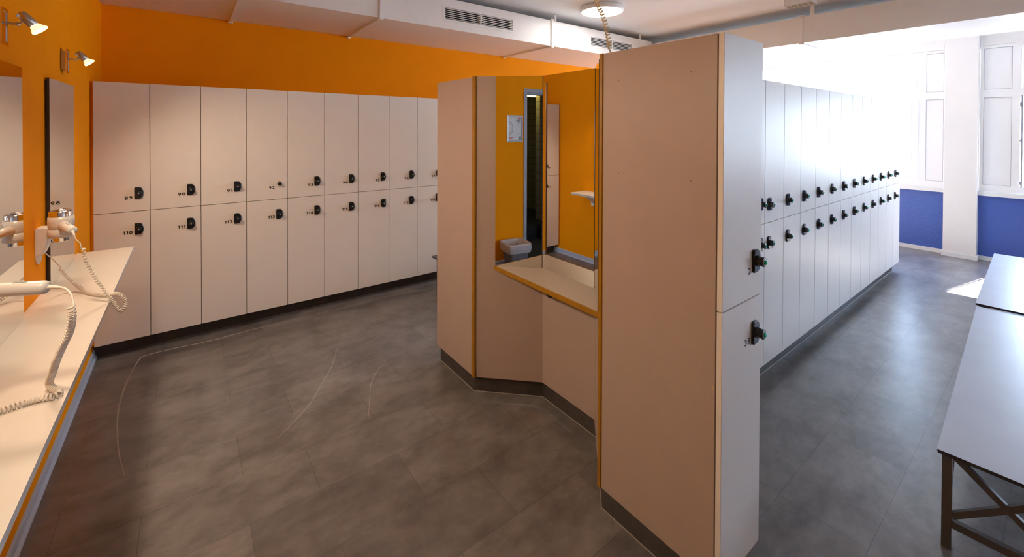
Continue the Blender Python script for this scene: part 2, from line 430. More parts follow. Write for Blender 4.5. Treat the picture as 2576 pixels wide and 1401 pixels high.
# scuff marks worn into the floor
def ribbon(bm, pts, w):
    P = catmull([(x, y, 0.0006) for x, y in pts], 8); n = len(P); prev = None
    for i, p in enumerate(P):
        t = (P[min(i + 1, n - 1)] - P[max(i - 1, 0)]).normalized(); s = Vector((-t.y, t.x, 0)) * w * (0.35 + 0.65 * math.sin(PI * min(0.98, max(0.02, i / (n - 1)))))
        cur = (bm.verts.new(p - s), bm.verts.new(p + s))
        if prev: bm.faces.new((prev[0], cur[0], cur[1], prev[1]))
        prev = cur
floor_o = bpy.data.objects['floor']
for pts, w in (([(-0.2365, 2.6685), (-0.2755, 2.8654), (-0.3072, 3.1185), (-0.3238, 3.3803), (-0.3133, 3.6682), (-0.2758, 3.9645), (-0.2317, 4.0103), (-0.08, 4.0136), (0.135, 3.9919), (0.4246, 4.0086), (0.7756, 3.9983), (1.2483, 4.0058), (1.5541, 4.0107), (1.8675, 3.9665)], 0.0045),
               ([(0.8893, 3.3242), (0.7818, 3.0694), (0.6762, 2.8916), (0.5709, 2.7244), (0.4654, 2.6107), (0.3745, 2.5263)], 0.0028),
               ([(1.1271, 2.8708), (1.0341, 2.8479), (0.9363, 2.7215), (0.8711, 2.5671), (0.8055, 2.3936)], 0.0025)):
    bm = bmesh.new(); ribbon(bm, pts, w); obj('scuff_mark', bm, M_SCUFF, floor_o)

# ------------------------------------------------------------------ windows
def window(name, y_panel, panes, y0, y1, solid_top):
    """y_panel: (lo, hi) of the white panel column beside the pillar; panes: list of (lo, hi) glazed columns"""
    w = struct_empty(name, (XR, (y0 + y1) / 2, 0.868)); off = Vector((-XR, -(y0 + y1) / 2, -0.868))
    def sh(bm): bmesh.ops.translate(bm, vec=off, verts=bm.verts); return bm
    fx0, fx1 = XR + 0.002, XR + 0.062
    zs = [(0.868, 0.951), (2.048, 2.147), (2.663, 2.772)]
    bm = bmesh.new()
    for z0, z1 in zs: add_box(bm, fx0, fx1, y0, y1, z0, z1)
    cols = sorted([y_panel] + panes); edges = [y0] + [v for c in cols for v in c] + [y1]
    for i in range(0, len(edges), 2):
        if edges[i + 1] - edges[i] > 0.004:
            add_box(bm, fx0 + 0.003, fx1 - 0.003, edges[i], edges[i + 1], 0.9505, 2.0485); add_box(bm, fx0 + 0.003, fx1 - 0.003, edges[i], edges[i + 1], 2.1465, 2.6635)
    obj('window_frame', sh(bm), M_FRAME, w)
    bm = bmesh.new()   # dark rubber seals round the panels
    def ring(lo, hi, z0, z1, t=0.004, x=XR + 0.012):
        add_box(bm, x, x + 0.006, lo, lo + t, z0, z1); add_box(bm, x, x + 0.006, hi - t, hi, z0, z1)
        add_box(bm, x, x + 0.006, lo + t, hi - t, z0, z0 + t); add_box(bm, x, x + 0.006, lo + t, hi - t, z1 - t, z1)
    ring(*y_panel, 2.147, 2.663); ring(*y_panel, 0.951, 2.048)
    for lo, hi in panes: ring(lo, hi, 2.147, 2.663)
    obj('seal', sh(bm), M_GREY, w)
    for z0, z1 in ((2.151, 2.659), (0.955, 2.044)):
        bm = bmesh.new(); add_box(bm, XR + 0.019, XR + 0.045, y_panel[0] + 0.004, y_panel[1] - 0.004, z0, z1)
        obj('white_panel', sh(bm), M_FRAME, w)
    for k, (lo, hi) in enumerate(panes):
        bm = bmesh.new(); add_box(bm, XR + 0.028, XR + 0.034, lo + 0.004, hi - 0.004, 2.151, 2.659)
        if solid_top: obj('white_panel', sh(bm), M_FRAME, w)  # unseen solid transom, added in place of an outside sunshade to block sun
        else: obj('pane', sh(bm), M_GLASS, w)
        if solid_top and k == 0: continue          # this sash stands open
        bm = bmesh.new(); t = 0.05; s0, s1, q0, q1 = lo - 0.02, hi + 0.02, 0.93, 2.068
        X0, X1 = XR - 0.014, XR + 0.001
        add_box(bm, X0, X1, s0, s0 + t + 0.02, q0, q1); add_box(bm, X0, X1, s1 - t - 0.02, s1, q0, q1)
        add_box(bm, X0, X1, s0 + t + 0.02, s1 - t - 0.02, q0, q0 + t + 0.017); add_box(bm, X0, X1, s0 + t + 0.02, s1 - t - 0.02, q1 - t - 0.018, q1)
        obj('sash', sh(bm), M_FRAME, w)
        bm = bmesh.new(); add_box(bm, XR + 0.004, XR + 0.010, s0 + t, s1 - t, q0 + 0.05, q1 - 0.05); obj('pane', sh(bm), M_GLASS, w)
        bm = bmesh.new(); ring(s0 + t + 0.018, s1 - t - 0.018, q0 + 0.065, q1 - 0.066, 0.003, XR - 0.0145); obj('seal', sh(bm), M_GREY, w)
    return w
window('window_1', (1.017, 1.188), [(1.2794, 2.0515), (2.2012, 2.9738), (3.0719, 3.85)], 1.0, 4.1, False)
w2 = window('window_2', (0.4265, 0.6615), [(-0.46, 0.36)], -0.66, 0.6915, True)
window('window_3', (-1.95, -0.83), [(-3.0, -2.10), (-4.05, -3.15)], -4.4, -0.66, False)  # unseen window added for more daylight; its wide panel spares the island row
bm = bmesh.new(); add_box(bm, XR - 0.004, XR + 0.03, 0.338, 0.352, 0.945, 2.06)
add_box(bm, XR - 0.012, XR - 0.004, 0.348, 0.362, 1.92, 1.98); add_box(bm, XR - 0.012, XR - 0.004, 0.348, 0.362, 1.50, 1.53); add_box(bm, XR - 0.012, XR - 0.004, 0.348, 0.362, 0.98, 1.02)
bmesh.ops.translate(bm, vec=(-XR, -(-0.66 + 0.6915) / 2, -0.868), verts=bm.verts)
obj('hinge_seal', bm, M_GREY, w2)
# daylight portals in the real openings (they only guide the sampling of the sky)
for yc, zc, sy, sz in ((2.55, 1.82, 2.9, 1.9), (-0.1, 1.5, 1.15, 1.25), (-2.55, 1.82, 3.3, 1.9)):
    l = bpy.data.lights.new('daylight_portal', 'AREA'); l.shape = 'RECTANGLE'; l.size = sz; l.size_y = sy; l.energy = 1.0
    l.cycles.is_portal = True
    lo = bpy.data.objects.new('daylight_portal', l); COL.objects.link(lo); lo.location = (XR + 0.1, yc, zc)
    lo.rotation_euler = Vector((-1, 0, 0)).to_track_quat('-Z', 'Y').to_euler()
    lo.rotation_euler = Matrix(((0, 0, 1), (0, 1, 0), (-1, 0, 0))).to_euler()

# outside
bm = bmesh.new(); add_box(bm, 8.2, 60, -60, 70, -0.6, -0.4)
struct('ground_outside', bm, M_TERR)
bt = thing('office_building', 'blue-grey office building with a white lower storey, seen through the far window', 'building', (34, 12, -0.4))
obj('lower_storey', box_mesh('lower_storey', 0, 12, -16, 30, 0, 2.05), M_BLDW, bt)
obj('facade', box_mesh('facade', 0.1, 12, -15.8, 29.8, 2.05, 5.0), M_BLDB, bt)
obj('roof', box_mesh('roof', -0.5, 12.4, -16.4, 30.2, 5.0, 5.35), M_BLDW, bt)
for k in range(12):
    obj('window', box_mesh('window', 0.0, 0.1, -15 + k * 3.7, -12.6 + k * 3.7, 3.0, 4.2), M_BLDG, bt)
st = thing('street_lamp', 'pale street lamp arm in front of the office building', 'street lamp', (16.5, 2.1, -0.4))
bm = bmesh.new(); tube(bm, [Vector(p) for p in ((0, 0, 0), (0, 0, 2.6))], 0.05, 10); obj('pole', bm, M_ALU, st)
bm = bmesh.new(); tube(bm, catmull([(0, 0, 2.6), (0, 0.35, 2.72), (0, 0.8, 2.82)], 6), 0.03, 8); obj('arm', bm, M_ALU, st)
bm = bmesh.new(); lathe(bm, [(0, -0.25), (0.07, -0.2), (0.09, 0), (0.06, 0.2), (0, 0.25)], 14, mat4=dir_mat((0, 1, 0.1))); obj('lamp_head', bm, M_ALU, st, (0, 0.95, 2.83))

# ------------------------------------------------------------------ doorway and the tiled room behind it
d1 = struct_empty('door_1', (XL, (DY0 + DY1) / 2, 0)); oc = Vector((-XL, -(DY0 + DY1) / 2, 0))
bm = bmesh.new()
add_box(bm, XL - 0.13, XL + 0.012, 0.239, 0.284, 0, 2.135); add_box(bm, XL - 0.13, XL + 0.012, -0.745, -0.70, 0, 2.135); add_box(bm, XL - 0.13, XL + 0.012, -0.70, 0.239, 2.09, 2.135)
add_box(bm, XL - 0.13, XL - 0.03, 0.222, 0.239, 0, 2.09); add_box(bm, XL - 0.13, XL - 0.03, -0.70, 0.222, 2.07, 2.09)
bmesh.ops.translate(bm, vec=oc, verts=bm.verts); obj('door_frame', bm, M_GREYFR, d1)
bm = bmesh.new()
add_box(bm, -3.4, -3.3, -2.2, 0.9, 0, 2.6); add_box(bm, -3.3, XL - 0.12, 0.5, 0.6, 0, 2.6); add_box(bm, -3.3, XL - 0.12, -2.1, -2.0, 0, 2.6)
add_box(bm, -1.75, -1.65, -2.0, -0.95, 0, 2.4)
struct('wall_shower', bm, M_TILE)
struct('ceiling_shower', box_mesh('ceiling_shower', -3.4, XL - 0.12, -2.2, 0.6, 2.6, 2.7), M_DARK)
struct('floor_shower', box_mesh('floor_shower', -3.4, XL - 0.02, -2.2, 0.9, -0.1, -0.001), M_PLINTH)
bm = bmesh.new(); lathe(bm, [(0, -0.2), (0.03, -0.2), (0.03, 0.2), (0, 0.2)], 12, mat4=dir_mat((0, 1, 0)))
lt = obj('wall_lamp', bm, M_YGLOW); lt.location = (-1.80, -0.80, 2.19)
tag(lt, 'glowing yellow tube lamp in the dark tiled room beyond the doorway', 'lamp')
pl = bpy.data.lights.new('wall_lamp_light', 'POINT'); pl.energy = 1.0; pl.color = (1.0, 0.85, 0.3); pl.shadow_soft_size = 0.1
po = bpy.data.objects.new('wall_lamp_light', pl); COL.objects.link(po); po.parent = lt; po.location = (0, 0.25, -0.12)
bm = bmesh.new()
for k in range(26):
    a = PI * k / 25; x = 0.30 * math.cos(a); y = 0.22 * math.sin(a)
    tube(bm, [Vector((x, -y, 0)), Vector((x * 1.05, -y * 1.05, 0.2))], 0.014, 6)
lathe(bm, [(0, 0.0), (0.20, 0.0), (0.21, 0.19), (0, 0.19)], 24)
rb = obj('ribbed_basket', bm, M_RIB); rb.location = (-1.45, -0.55, 0.0)
tag(rb, 'black ribbed basket on the floor of the dark tiled room', 'basket')

# ================================================================== LOCKERS
# local frame of a locker: x to the right along the row, y into the body, z from the floor; the door face is y = 0
def d_outline(flat_left=True, w=0.050, h=0.083):
    pts = []; r = 0.007; hw, hh = w / 2, h / 2
    def arc(cx, cz, rr, a0, a1, n):
        for k in range(n + 1):
            a = a0 + (a1 - a0) * k / n; pts.append((cx + rr * math.cos(a), cz + rr * math.sin(a)))
    arc(-hw + r, hh - r, r, PI / 2, PI, 4); arc(-hw + r, -hh + r, r, PI, 1.5 * PI, 4)
    n = 14; x0 = hw - 0.026       # rounded side
    for k in range(n + 1):
        a = -PI / 2 + PI * k / n; pts.append((x0 + 0.026 * math.cos(a) ** 0.8 if math.cos(a) > 1e-6 else x0, hh * math.sin(a)))
    if not flat_left: pts = [(-x, z) for x, z in pts][::-1]
    return pts
def plate_mesh(flat_left):
    bm = bmesh.new(); pts = d_outline(flat_left)
    a = [bm.verts.new((x, 0, z)) for x, z in pts]; b = [bm.verts.new((x, -0.0075, z)) for x, z in pts]; c = [bm.verts.new((x * 0.90, -0.0100, z * 0.93)) for x, z in pts]
    n = len(pts); bm.faces.new(c)
    for u, v in ((a, b), (b, c)):
        for i in range(n): bm.faces.new((u[i], u[(i + 1) % n], v[(i + 1) % n], v[i]))
    bm.faces.new(a[::-1]); return setmat(to_mesh('lock_plate', bm), M_BLACK)
def lath_mesh(name, prof, mat, seg=24):
    bm = bmesh.new(); lathe(bm, prof, seg, '-Y'); return setmat(to_mesh(name, bm), mat)
P_PLATE = {True: plate_mesh(True), False: plate_mesh(False)}
P_KNOB = lath_mesh('lock_knob', [(0, 0.009), (0.0200, 0.009), (0.0198, 0.0125), (0.0178, 0.017), (0.0168, 0.023), (0.0172, 0.028), (0.0182, 0.0305), (0.0178, 0.0325), (0.0125, 0.0330), (0, 0.0330)], M_BLACK)
P_RING = lath_mesh('lock_cap', [(0, 0.0325), (0.0128, 0.0325), (0.0118, 0.0342), (0, 0.0345)], M_CAPGREY)
P_GREEN = lath_mesh('lock_button', [(0, 0.0335), (0.0086, 0.0335), (0.0080, 0.0385), (0.005, 0.0402), (0, 0.0404)], M_GREEN, 16)
P_SILVER = lath_mesh('lock_button', [(0, 0.0325), (0.0050, 0.0325), (0.0046, 0.0342), (0, 0.0345)], M_CAPGREY, 16)
P_KNOBSMALL = lath_mesh('lock_knob', [(0, 0), (0.0155, 0), (0.0155, 0.004), (0.0135, 0.006), (0.0150, 0.022), (0.0140, 0.025), (0, 0.0252)], M_BLACK)
def door_mesh(w, z0, z1):
    bm = bmesh.new(); add_box(bm, 0.0018, w - 0.0018, 0.0, 0.019, z0, z1)
    bmesh.ops.bevel(bm, geom=list(bm.edges), offset=0.0012, segments=2, affect='EDGES'); return setmat(to_mesh('door', bm), M_DOOR)
def body_mesh(w, z0, z1, dep, x0=0.0004):
    bm = bmesh.new(); add_box(bm, x0, w - 0.0004, 0.0225, dep, z0, z1)
    return setmat(to_mesh('body', bm), M_CARC)
P_DOOR = {}; P_BODY = {}
def locker(number, x, y, upper, label, group, w=W, lock='flat', style='black', dep=0.50, side='right', bx=0.0004):
    t = thing('locker', label, 'locker', (x, y, 0), group=group)
    z0, z1 = (ZM + 0.0018, ZT) if upper else (ZB, ZM - 0.0018)
    k = (round(w, 3), upper, dep)
    if k not in P_DOOR:
        P_DOOR[k] = door_mesh(w, z0, z1); P_BODY[k] = body_mesh(w, z0 + 0.0005, z1 - 0.0005, dep, bx)
    obj('body', P_BODY[k], None, t); d = obj('door', P_DOOR[k], None, t)
    px = 0.2385 if side == 'right' else 0.0585
    pz = (1.161 if upper else 0.902) if side == 'right' else (1.149 if upper else 0.899)
    loc = (px, 0, pz)
    if lock == 'none':
        g = bmesh.new()
        v = lathe(g, [(0, 0), (0.021, 0), (0.020, 0.0004), (0, 0.0005)], 22, '-Y'); bmesh.ops.scale(g, vec=(0.55, 1, 1.5), verts=v)
        obj('glue_mark', g, M_GLUE, d, loc); obj('lock_knob', P_KNOBSMALL, None, d, loc); obj('lock_button', P_SILVER, None, d, (px, 0.0095, pz))
    else:
        obj('lock_plate', P_PLATE[lock == 'flat'], None, d, loc)
        obj('lock_knob', P_KNOB, None, d, loc)
        if style == 'green':
            obj('lock_cap', P_RING, None, d, loc); obj('lock_button', P_GREEN, None, d, loc)
        elif style == 'cap': obj('lock_cap', P_RING, None, d, loc)
        else: obj('lock_button', P_SILVER, None, d, loc)
    tz = 1.1175 if upper else 0.868
    if side == 'right': obj('door_number', text_mesh(str(number), 0.0345, 'RIGHT'), None, d, (0.2035, -0.0004, tz))
    else: obj('door_number', text_mesh(str(number), 0.0345, 'LEFT', 1.05), None, d, (0.092, -0.0004, tz - 0.016))
    return t

# --- row along the orange wall
XB0, YBK = -0.5195, 4.0929
NB = 12
for i in range(NB):
    for up in (True, False):
        n = (89 if up else 110) + i
        lk = 'none' if n == 92 else ('round' if n in (97, 116, 101) else 'flat')
        pos = 'upper' if up else 'lower'
        extra = {89: ', at the left corner', 92: ', its round knob without a plate', 116: ', its lock plate turned round', 110: ', below 89 at the corner'}.get(n, '')
        vis = 'beside the orange wall' if n not in (92, 116, 89, 110) else 'by the orange wall'
        locker(n, XB0 + i * W, YBK, up, f'{pos} white locker {vis}, printed {n}{extra}', 'lockers along the orange wall', lock=lk)
XBE = XB0 + NB * W
bm = bmesh.new(); add_box(bm, XL + 0.0005, XB0 - 0.0005, YBK + 0.03, YBK + 0.06, ZB, ZT); struct('trim_3', bm, M_ORANGE)
bm = bmesh.new(); add_box(bm, XL, XBE, 4.196, YB - 0.01, 0, ZB - 0.0005); struct('baseboard_back', bm, M_PLINTH)
cap = bmesh.new(); lathe(cap, [(0, 0), (0.016, 0), (0.014, 0.006), (0, 0.007)], 18, '-Y')
cp = obj('pipe_cap', cap, M_TEAL); cp.location = (-0.506, 4.1955, 0.082); tag(cp, 'small teal round cap on the dark plinth below the corner locker', 'cap')

# --- island row facing the windows
XA0, YA = 2.9432, 1.1874
for i in range(-4, 12):
    for up in (True, False):
        n = (10 if up else 46) + i
        lk = 'round' if (i in (0, 1, 4, 5, 6, 7, 8, 9, 10, 11) if up else i in (-1, 0, 1, 2, 3, 4, 5, 6, 7, 8, 9, 10)) else 'flat'
        stl = 'cap' if (up and i == 5) or (not up and i in (8, 10)) else 'green'
        pos = 'upper' if up else 'lower'
        lab = f'{pos} white locker printed {n} in the daylit island row' + (', no green button' if stl == 'cap' else ', green lock button')
        locker(n, XA0 + i * W, YA, up, lab, 'lockers of the island row by the windows', lock=lk, style=stl, side='left' if i >= 0 else 'right', dep=0.505)
XA1 = XA0 + 12 * W; XAS = XA0 - 4 * W
bm = bmesh.new(); add_box(bm, 1.6840, XAS - 0.0005, YA + 0.004, YA + 0.022, ZB, ZT)
fp = obj('filler_panel', bm, M_DOOR); tag(fp, 'narrow white filler panel between locker 2 and the daylit island row', 'panel')
bm = bmesh.new()
add_box(bm, 1.725, XA1 - 0.05, YA + 0.051, YA + 0.5, 0, ZB - 0.0005)
struct('baseboard_island', bm, M_PLINTH)
bm = bmesh.new(); add_box(bm, 1.70, XA1 - 0.05, YA + 0.046, YA + 0.051, 0.0, 0.005); struct('trim_4', bm, M_WELD)
bm = bmesh.new(); add_box(bm, XA1 + 0.0005, XA1 + 0.018, YA + 0.005, YA + 0.505, ZB, ZT)
ep = obj('end_panel', bm, M_DOOR); tag(ep, 'white end panel closing the island row near the windows', 'panel')

# --- lockers 2 and 38 at the near end of the island
XN, YN, WN = 1.3914, 0.6885, 0.2912
locker(2, XN, YN, True, 'large near white locker printed 2 with a green lock button', 'lockers at the near end of the island', w=WN, lock='flat', style='green', dep=0.500, bx=0.0185)
locker(38, XN, YN, False, 'large near white locker printed 38 with a green lock button, below locker 2', 'lockers at the near end of the island', w=WN, lock='flat', style='green', dep=0.500, bx=0.0185)

# --- island end with mirrored vanity niche
XI = 1.3902
nv = thing('vanity_niche', 'beige island end with a three-sided mirror niche and small shelf', 'vanity', (XI, 1.71, 0))
no = Vector((-XI, -1.71, 0))
def npart(name, bm, mat, parent=nv):
    bmesh.ops.translate(bm, vec=no, verts=bm.verts); return obj(name, bm, mat, parent)
A0 = (XI + 0.012, 1.2165); A1 = (1.6885, 1.5020); A2 = (1.6885, 1.9150); A3 = (XI + 0.012, 2.2015)
bm = bmesh.new(); add_box(bm, XI, XI + 0.019, 0.7100, 1.1955, ZB, ZT)
bmesh.ops.bevel(bm, geom=list(bm.edges), offset=0.001, segments=1, affect='EDGES')
side = npart('side_panel', bm, M_PANEL); side['label'] = 'wide near beige panel'
bm = bmesh.new(); add_box(bm, XI, XI + 0.019, 2.2395, 2.700, ZB, ZT)
bmesh.ops.bevel(bm, geom=list(bm.edges), offset=0.001, segments=1, affect='EDGES')
npart('side_panel', bm, M_PANEL)
for yA, yB_, s in ((1.1960, 1.2190, 1), (2.2005, 2.2390, -1)):
    bm = bmesh.new()
    add_box(bm, XI - 0.003, XI + 0.0118, yA, yB_, ZB - 0.002, ZT + 0.001)
    bmesh.ops.bevel(bm, geom=[e for e in bm.edges if abs(e.verts[0].co.z - e.verts[1].co.z) > 1], offset=0.004, segments=4, affect='EDGES')
    npart('edge_trim', bm, M_TRIM)
for p, q, s in ((A0, A1, -1), (A1, A2, -1), (A2, A3, -1)):
    bm = bmesh.new(); slab(bm, p, q, 0.018, ZB, ZT, s); npart('niche_panel', bm, M_PANEL)
ZS = 0.800
def mirror_part(bmx, p, q, z0, z1, th, inner):
    """mirror on the panel face p-q, standing th proud towards the niche"""
    p, q = Vector(p), Vector(q); d = (q - p).normalized(); n = Vector((-d.y, d.x)) * inner
    pts = [p + n * 0.0006, q + n * 0.0006, q + n * th, p + n * th]
    a = [bmx.verts.new((v.x, v.y, z0)) for v in pts]; b = [bmx.verts.new((v.x, v.y, z1)) for v in pts]
    fs = [bmx.faces.new(a), bmx.faces.new(b[::-1])] + [bmx.faces.new((a[i], b[i], b[(i + 1) % 4], a[(i + 1) % 4])) for i in range(4)]
    for f in fs: f.material_index = 1
    fs[2 + 2].material_index = 0
def along(p, q, t): return (p[0] + (q[0] - p[0]) * t, p[1] + (q[1] - p[1]) * t)
tL = (1.484 - A3[0]) / (A2[0] - A3[0])
for p, q in ((along(A3, A2, tL), along(A3, A2, 0.985)), ((A2[0], A2[1] - 0.004), (A1[0], A1[1] + 0.004)), (along(A1, A0, 0.015), along(A1, A0, 1 - tL))):
    bm = bmesh.new(); mirror_part(bm, p, q, ZS + 0.0005, ZT - 0.001, 0.0045, -1)
    m_ = npart('mirror_pane', bm, [M_MIRROR, M_BEDGE])
# shelf of the niche
cL = along(A3, A2, tL); cR = along(A0, A1, tL)
bm = bmesh.new(); pts = [(cL[0], cL[1]), (cR[0], cR[1]), A1, A2]
a = [bm.verts.new((x, y, ZS - 0.024)) for x, y in pts]; b = [bm.verts.new((x, y, ZS)) for x, y in pts]
bm.faces.new(a[::-1]); bm.faces.new(b)
for i in range(4): bm.faces.new((a[i], a[(i + 1) % 4], b[(i + 1) % 4], b[i]))
shf = npart('niche_shelf', bm, M_NSHELF)
bm = bmesh.new(); add_box(bm, cL[0] - 0.007, cL[0], cR[1] - 0.006, cL[1] + 0.006, ZS - 0.027, ZS + 0.001)
bmesh.ops.bevel(bm, geom=list(bm.edges), offset=0.003, segments=3, affect='EDGES')
bmesh.ops.translate(bm, vec=no, verts=bm.verts); obj('edge_strip', bm, M_TRIM, shf)
bm = bmesh.new(); lathe(bm, [(0, 0), (0.024, 0), (0.024, 0.006), (0.010, 0.012), (0.022, 0.040), (0.027, 0.046), (0.020, 0.054), (0, 0.056)], 20, mat4=dir_mat((-1, 0, 0)), origin=(1.6845, 1.80, 0.692))
npart('coat_knob', bm, M_BLACK)
bm = bmesh.new()
K0, K1, K2, K3 = (1.412, 1.2100), (1.7125, 1.5105), (1.7125, 1.9400), (1.412, 2.2405)
for p, q in (((1.412, 0.745), K0), (K0, K1), (K1, K2), (K2, K3), (K3, (1.412, 2.685)), ((1.412, 0.745), (1.68, 0.745))):
    s = -1 if q != (1.68, 0.745) else 1
    slab(bm, p, q, 0.012, 0.0, ZB - 0.0005, s)
npart('plinth', bm, M_PLINTH)
bm = bmesh.new()
for p, q in (((1.412, 0.745), K0), (K0, K1), (K1, K2), (K2, K3), (K3, (1.412, 2.685))): slab(bm, p, q, 0.0022, 0.0, 0.003, 1)
npart('weld_bead', bm, M_WELD)
bm = bmesh.new(); add_box(bm, XI + 0.0195, 1.683, 2.2760, 2.700, ZB, ZT); npart('rear_cabinet', bm, M_DOOR)
bm = bmesh.new()
for y, z in ((1.117, 1.8305), (0.8034, 1.8335), (1.1141, 1.4539), (0.8003, 1.4543), (2.613, 1.7869), (2.3086, 1.7872), (2.6117, 1.4899), (2.3072, 1.4898)):
    lathe(bm, [(0.0028, 0.0), (0.0024, 0.0006), (0, 0.0007)], 8, mat4=dir_mat((-1, 0, 0)), origin=(XI, y, z))
npart('screw_cap', bm, M_TRIM)['kind'] = 'stuff'
bm = bmesh.new()
vs = [bm.verts.new((XI - 0.0006, y, z)) for y, z in ((0.7110, 0.778), (0.7240, 0.773), (0.7180, 0.766), (0.7110, 0.760))]; bm.faces.new(vs)
npart('chipped_edge', bm, M_CARC)

# ================================================================== LEFT WALL
ZSH = 0.8729
ws = thing('wall_shelf', 'long cream wall shelf below the mirrors on the orange wall', 'shelf', (XL, 2.3, ZSH))
bm = bmesh.new(); add_box(bm, 0.0006, 0.2600, -1.30, 1.332, -0.022, 0.0)
for f in bm.faces: f.material_index = 0 if f.normal.z > 0.5 or True else 1
bm.normal_update()
for f in bm.faces: f.material_index = 0 if abs(f.calc_center_median().z) < 1e-5 else 1
obj('board', bm, [M_SHELF, M_SHELFE], ws)
for yb in (1.16, 0.1, -1.0):
    bm = bmesh.new()
    add_box(bm, 0.0006, 0.006, yb - 0.075, yb + 0.075, -0.17, -0.0225)
    a = [(0.006, -0.0225), (0.19, -0.0225), (0.19, -0.03), (0.006, -0.165)]
    for yo in (-0.005, 0.0):
        pass
    va = [bm.verts.new((x, yb - 0.004, z)) for x, z in a]; vb = [bm.verts.new((x, yb + 0.004, z)) for x, z in a]
    bm.faces.new(va); bm.faces.new(vb[::-1])
    for i in range(4): bm.faces.new((va[i], vb[i], vb[(i + 1) % 4], va[(i + 1) % 4]))
    obj('bracket', bm, M_DUCT, ws)
for yc, off, lab in ((3.2075, 0.004, 'tall frameless mirror on the orange wall nearest the corner lockers'), (2.2469, 0.004, 'tall frameless mirror at the left edge, between the two hair dryer holders'), (1.281, 0.004, 'tall frameless mirror nearest the doorway, above the wall shelf')):
    bm = bmesh.new(); h = 0.2720
    vs, fs = add_box(bm, XL + 0.008, XL + 0.0165, yc - h, yc + h, ZSH + 0.0008, 1.868)
    for f in bm.faces: f.material_index = 1
    fs[3].material_index = 0
    m_ = obj('wall_mirror', bm, [M_MIRROR, M_BEDGE]); tag(m_, lab, 'mirror', 'frameless mirrors above the wall shelf')
    bm = bmesh.new(); add_box(bm, XL + 0.0005, XL + 0.0079, yc - h + 0.012, yc + h - 0.012, ZSH + 0.012, 1.855); obj('backing_board', bm, M_BEDGE, m_)

# --- chrome spot lamps above the mirrors
def spot_lamp(y, label, first):
    t = thing('wall_spotlight', label, 'lamp', (XL, y, 1.99), group='chrome spotlights above the mirrors')
    obj('base_box', box_mesh('base_box', 0.0005, 0.020, -0.012, 0.040, -0.053, 0.050, 0.002), M_BRUSH, t)
    bm = bmesh.new()
    add_box(bm, 0.0202, 0.0245, -0.020, 0.048, -0.066, -0.054); add_box(bm, 0.0202, 0.0245, -0.020, 0.048, 0.051, 0.063)
    add_box(bm, 0.0202, 0.0245, -0.020, -0.010, -0.054, 0.051); add_box(bm, 0.0202, 0.0245, 0.038, 0.048, -0.054, 0.051)
    add_box(bm, 0.0202, 0.0225, -0.010, 0.038, -0.054, 0.051)
    obj('cover_plate', bm, M_CHROME, t)
    bm = bmesh.new(); bar(bm, (0.024, 0.014, 0.012), (0.052, 0.014, 0.010), 0.010, 0.008); lathe(bm, [(0, -0.007), (0.006, -0.006), (0.006, 0.006), (0, 0.007)], 14, mat4=dir_mat((0, 1, 0)), origin=(0.055, 0.014, 0.010)); obj('arm', bm, M_BRUSH, t)
    d = Vector((0.045, 0.0, -0.050)).normalized(); M = dir_mat(d); o0 = Vector((0.060, 0.014, 0.050))
    bm = bmesh.new(); lathe(bm, [(0, -0.001), (0.0135, 0), (0.0155, 0.004), (0.0155, 0.052), (0.0145, 0.0525), (0, 0.050)], 24, mat4=M, origin=o0)
    bar(bm, (0.056, 0.014, 0.010), o0 + d * 0.022, 0.007, 0.006)
    obj('head', bm, M_BRUSH, t)
    bm = bmesh.new(); lathe(bm, [(0.0146, 0.0525), (0.0170, 0.058), (0.0250, 0.070), (0.0255, 0.073), (0.0240, 0.0735)], 24, mat4=M, origin=o0); hd = obj('glass_collar', bm, M_COLLAR, t)
    bm = bmesh.new(); lathe(bm, [(0, 0.0715), (0.0238, 0.0712)], 24, mat4=M, origin=o0); bl = obj('bulb_face', bm, M_SPOTE, t); bl['label'] = 'glowing warm bulb face'
    l = bpy.data.lights.new('spotlight_beam', 'SPOT'); l.energy = 13; l.color = LOCK_WARM; l.spot_size = math.radians(150); l.spot_blend = 0.9; l.shadow_soft_size = 0.07
    lo = bpy.data.objects.new('spotlight_beam', l); COL.objects.link(lo); lo.parent = t; lo.location = o0 + d * 0.080; lo.rotation_euler = d.to_track_quat('-Z', 'Y').to_euler()
    return t
spot_lamp(3.270, 'small chrome spotlight on the orange wall, farther one near the locker corner', True)
spot_lamp(2.275, 'small chrome spotlight on the orange wall at the top left edge', False)
spot_lamp(1.285, 'small chrome spotlight on the orange wall nearest the doorway', False)

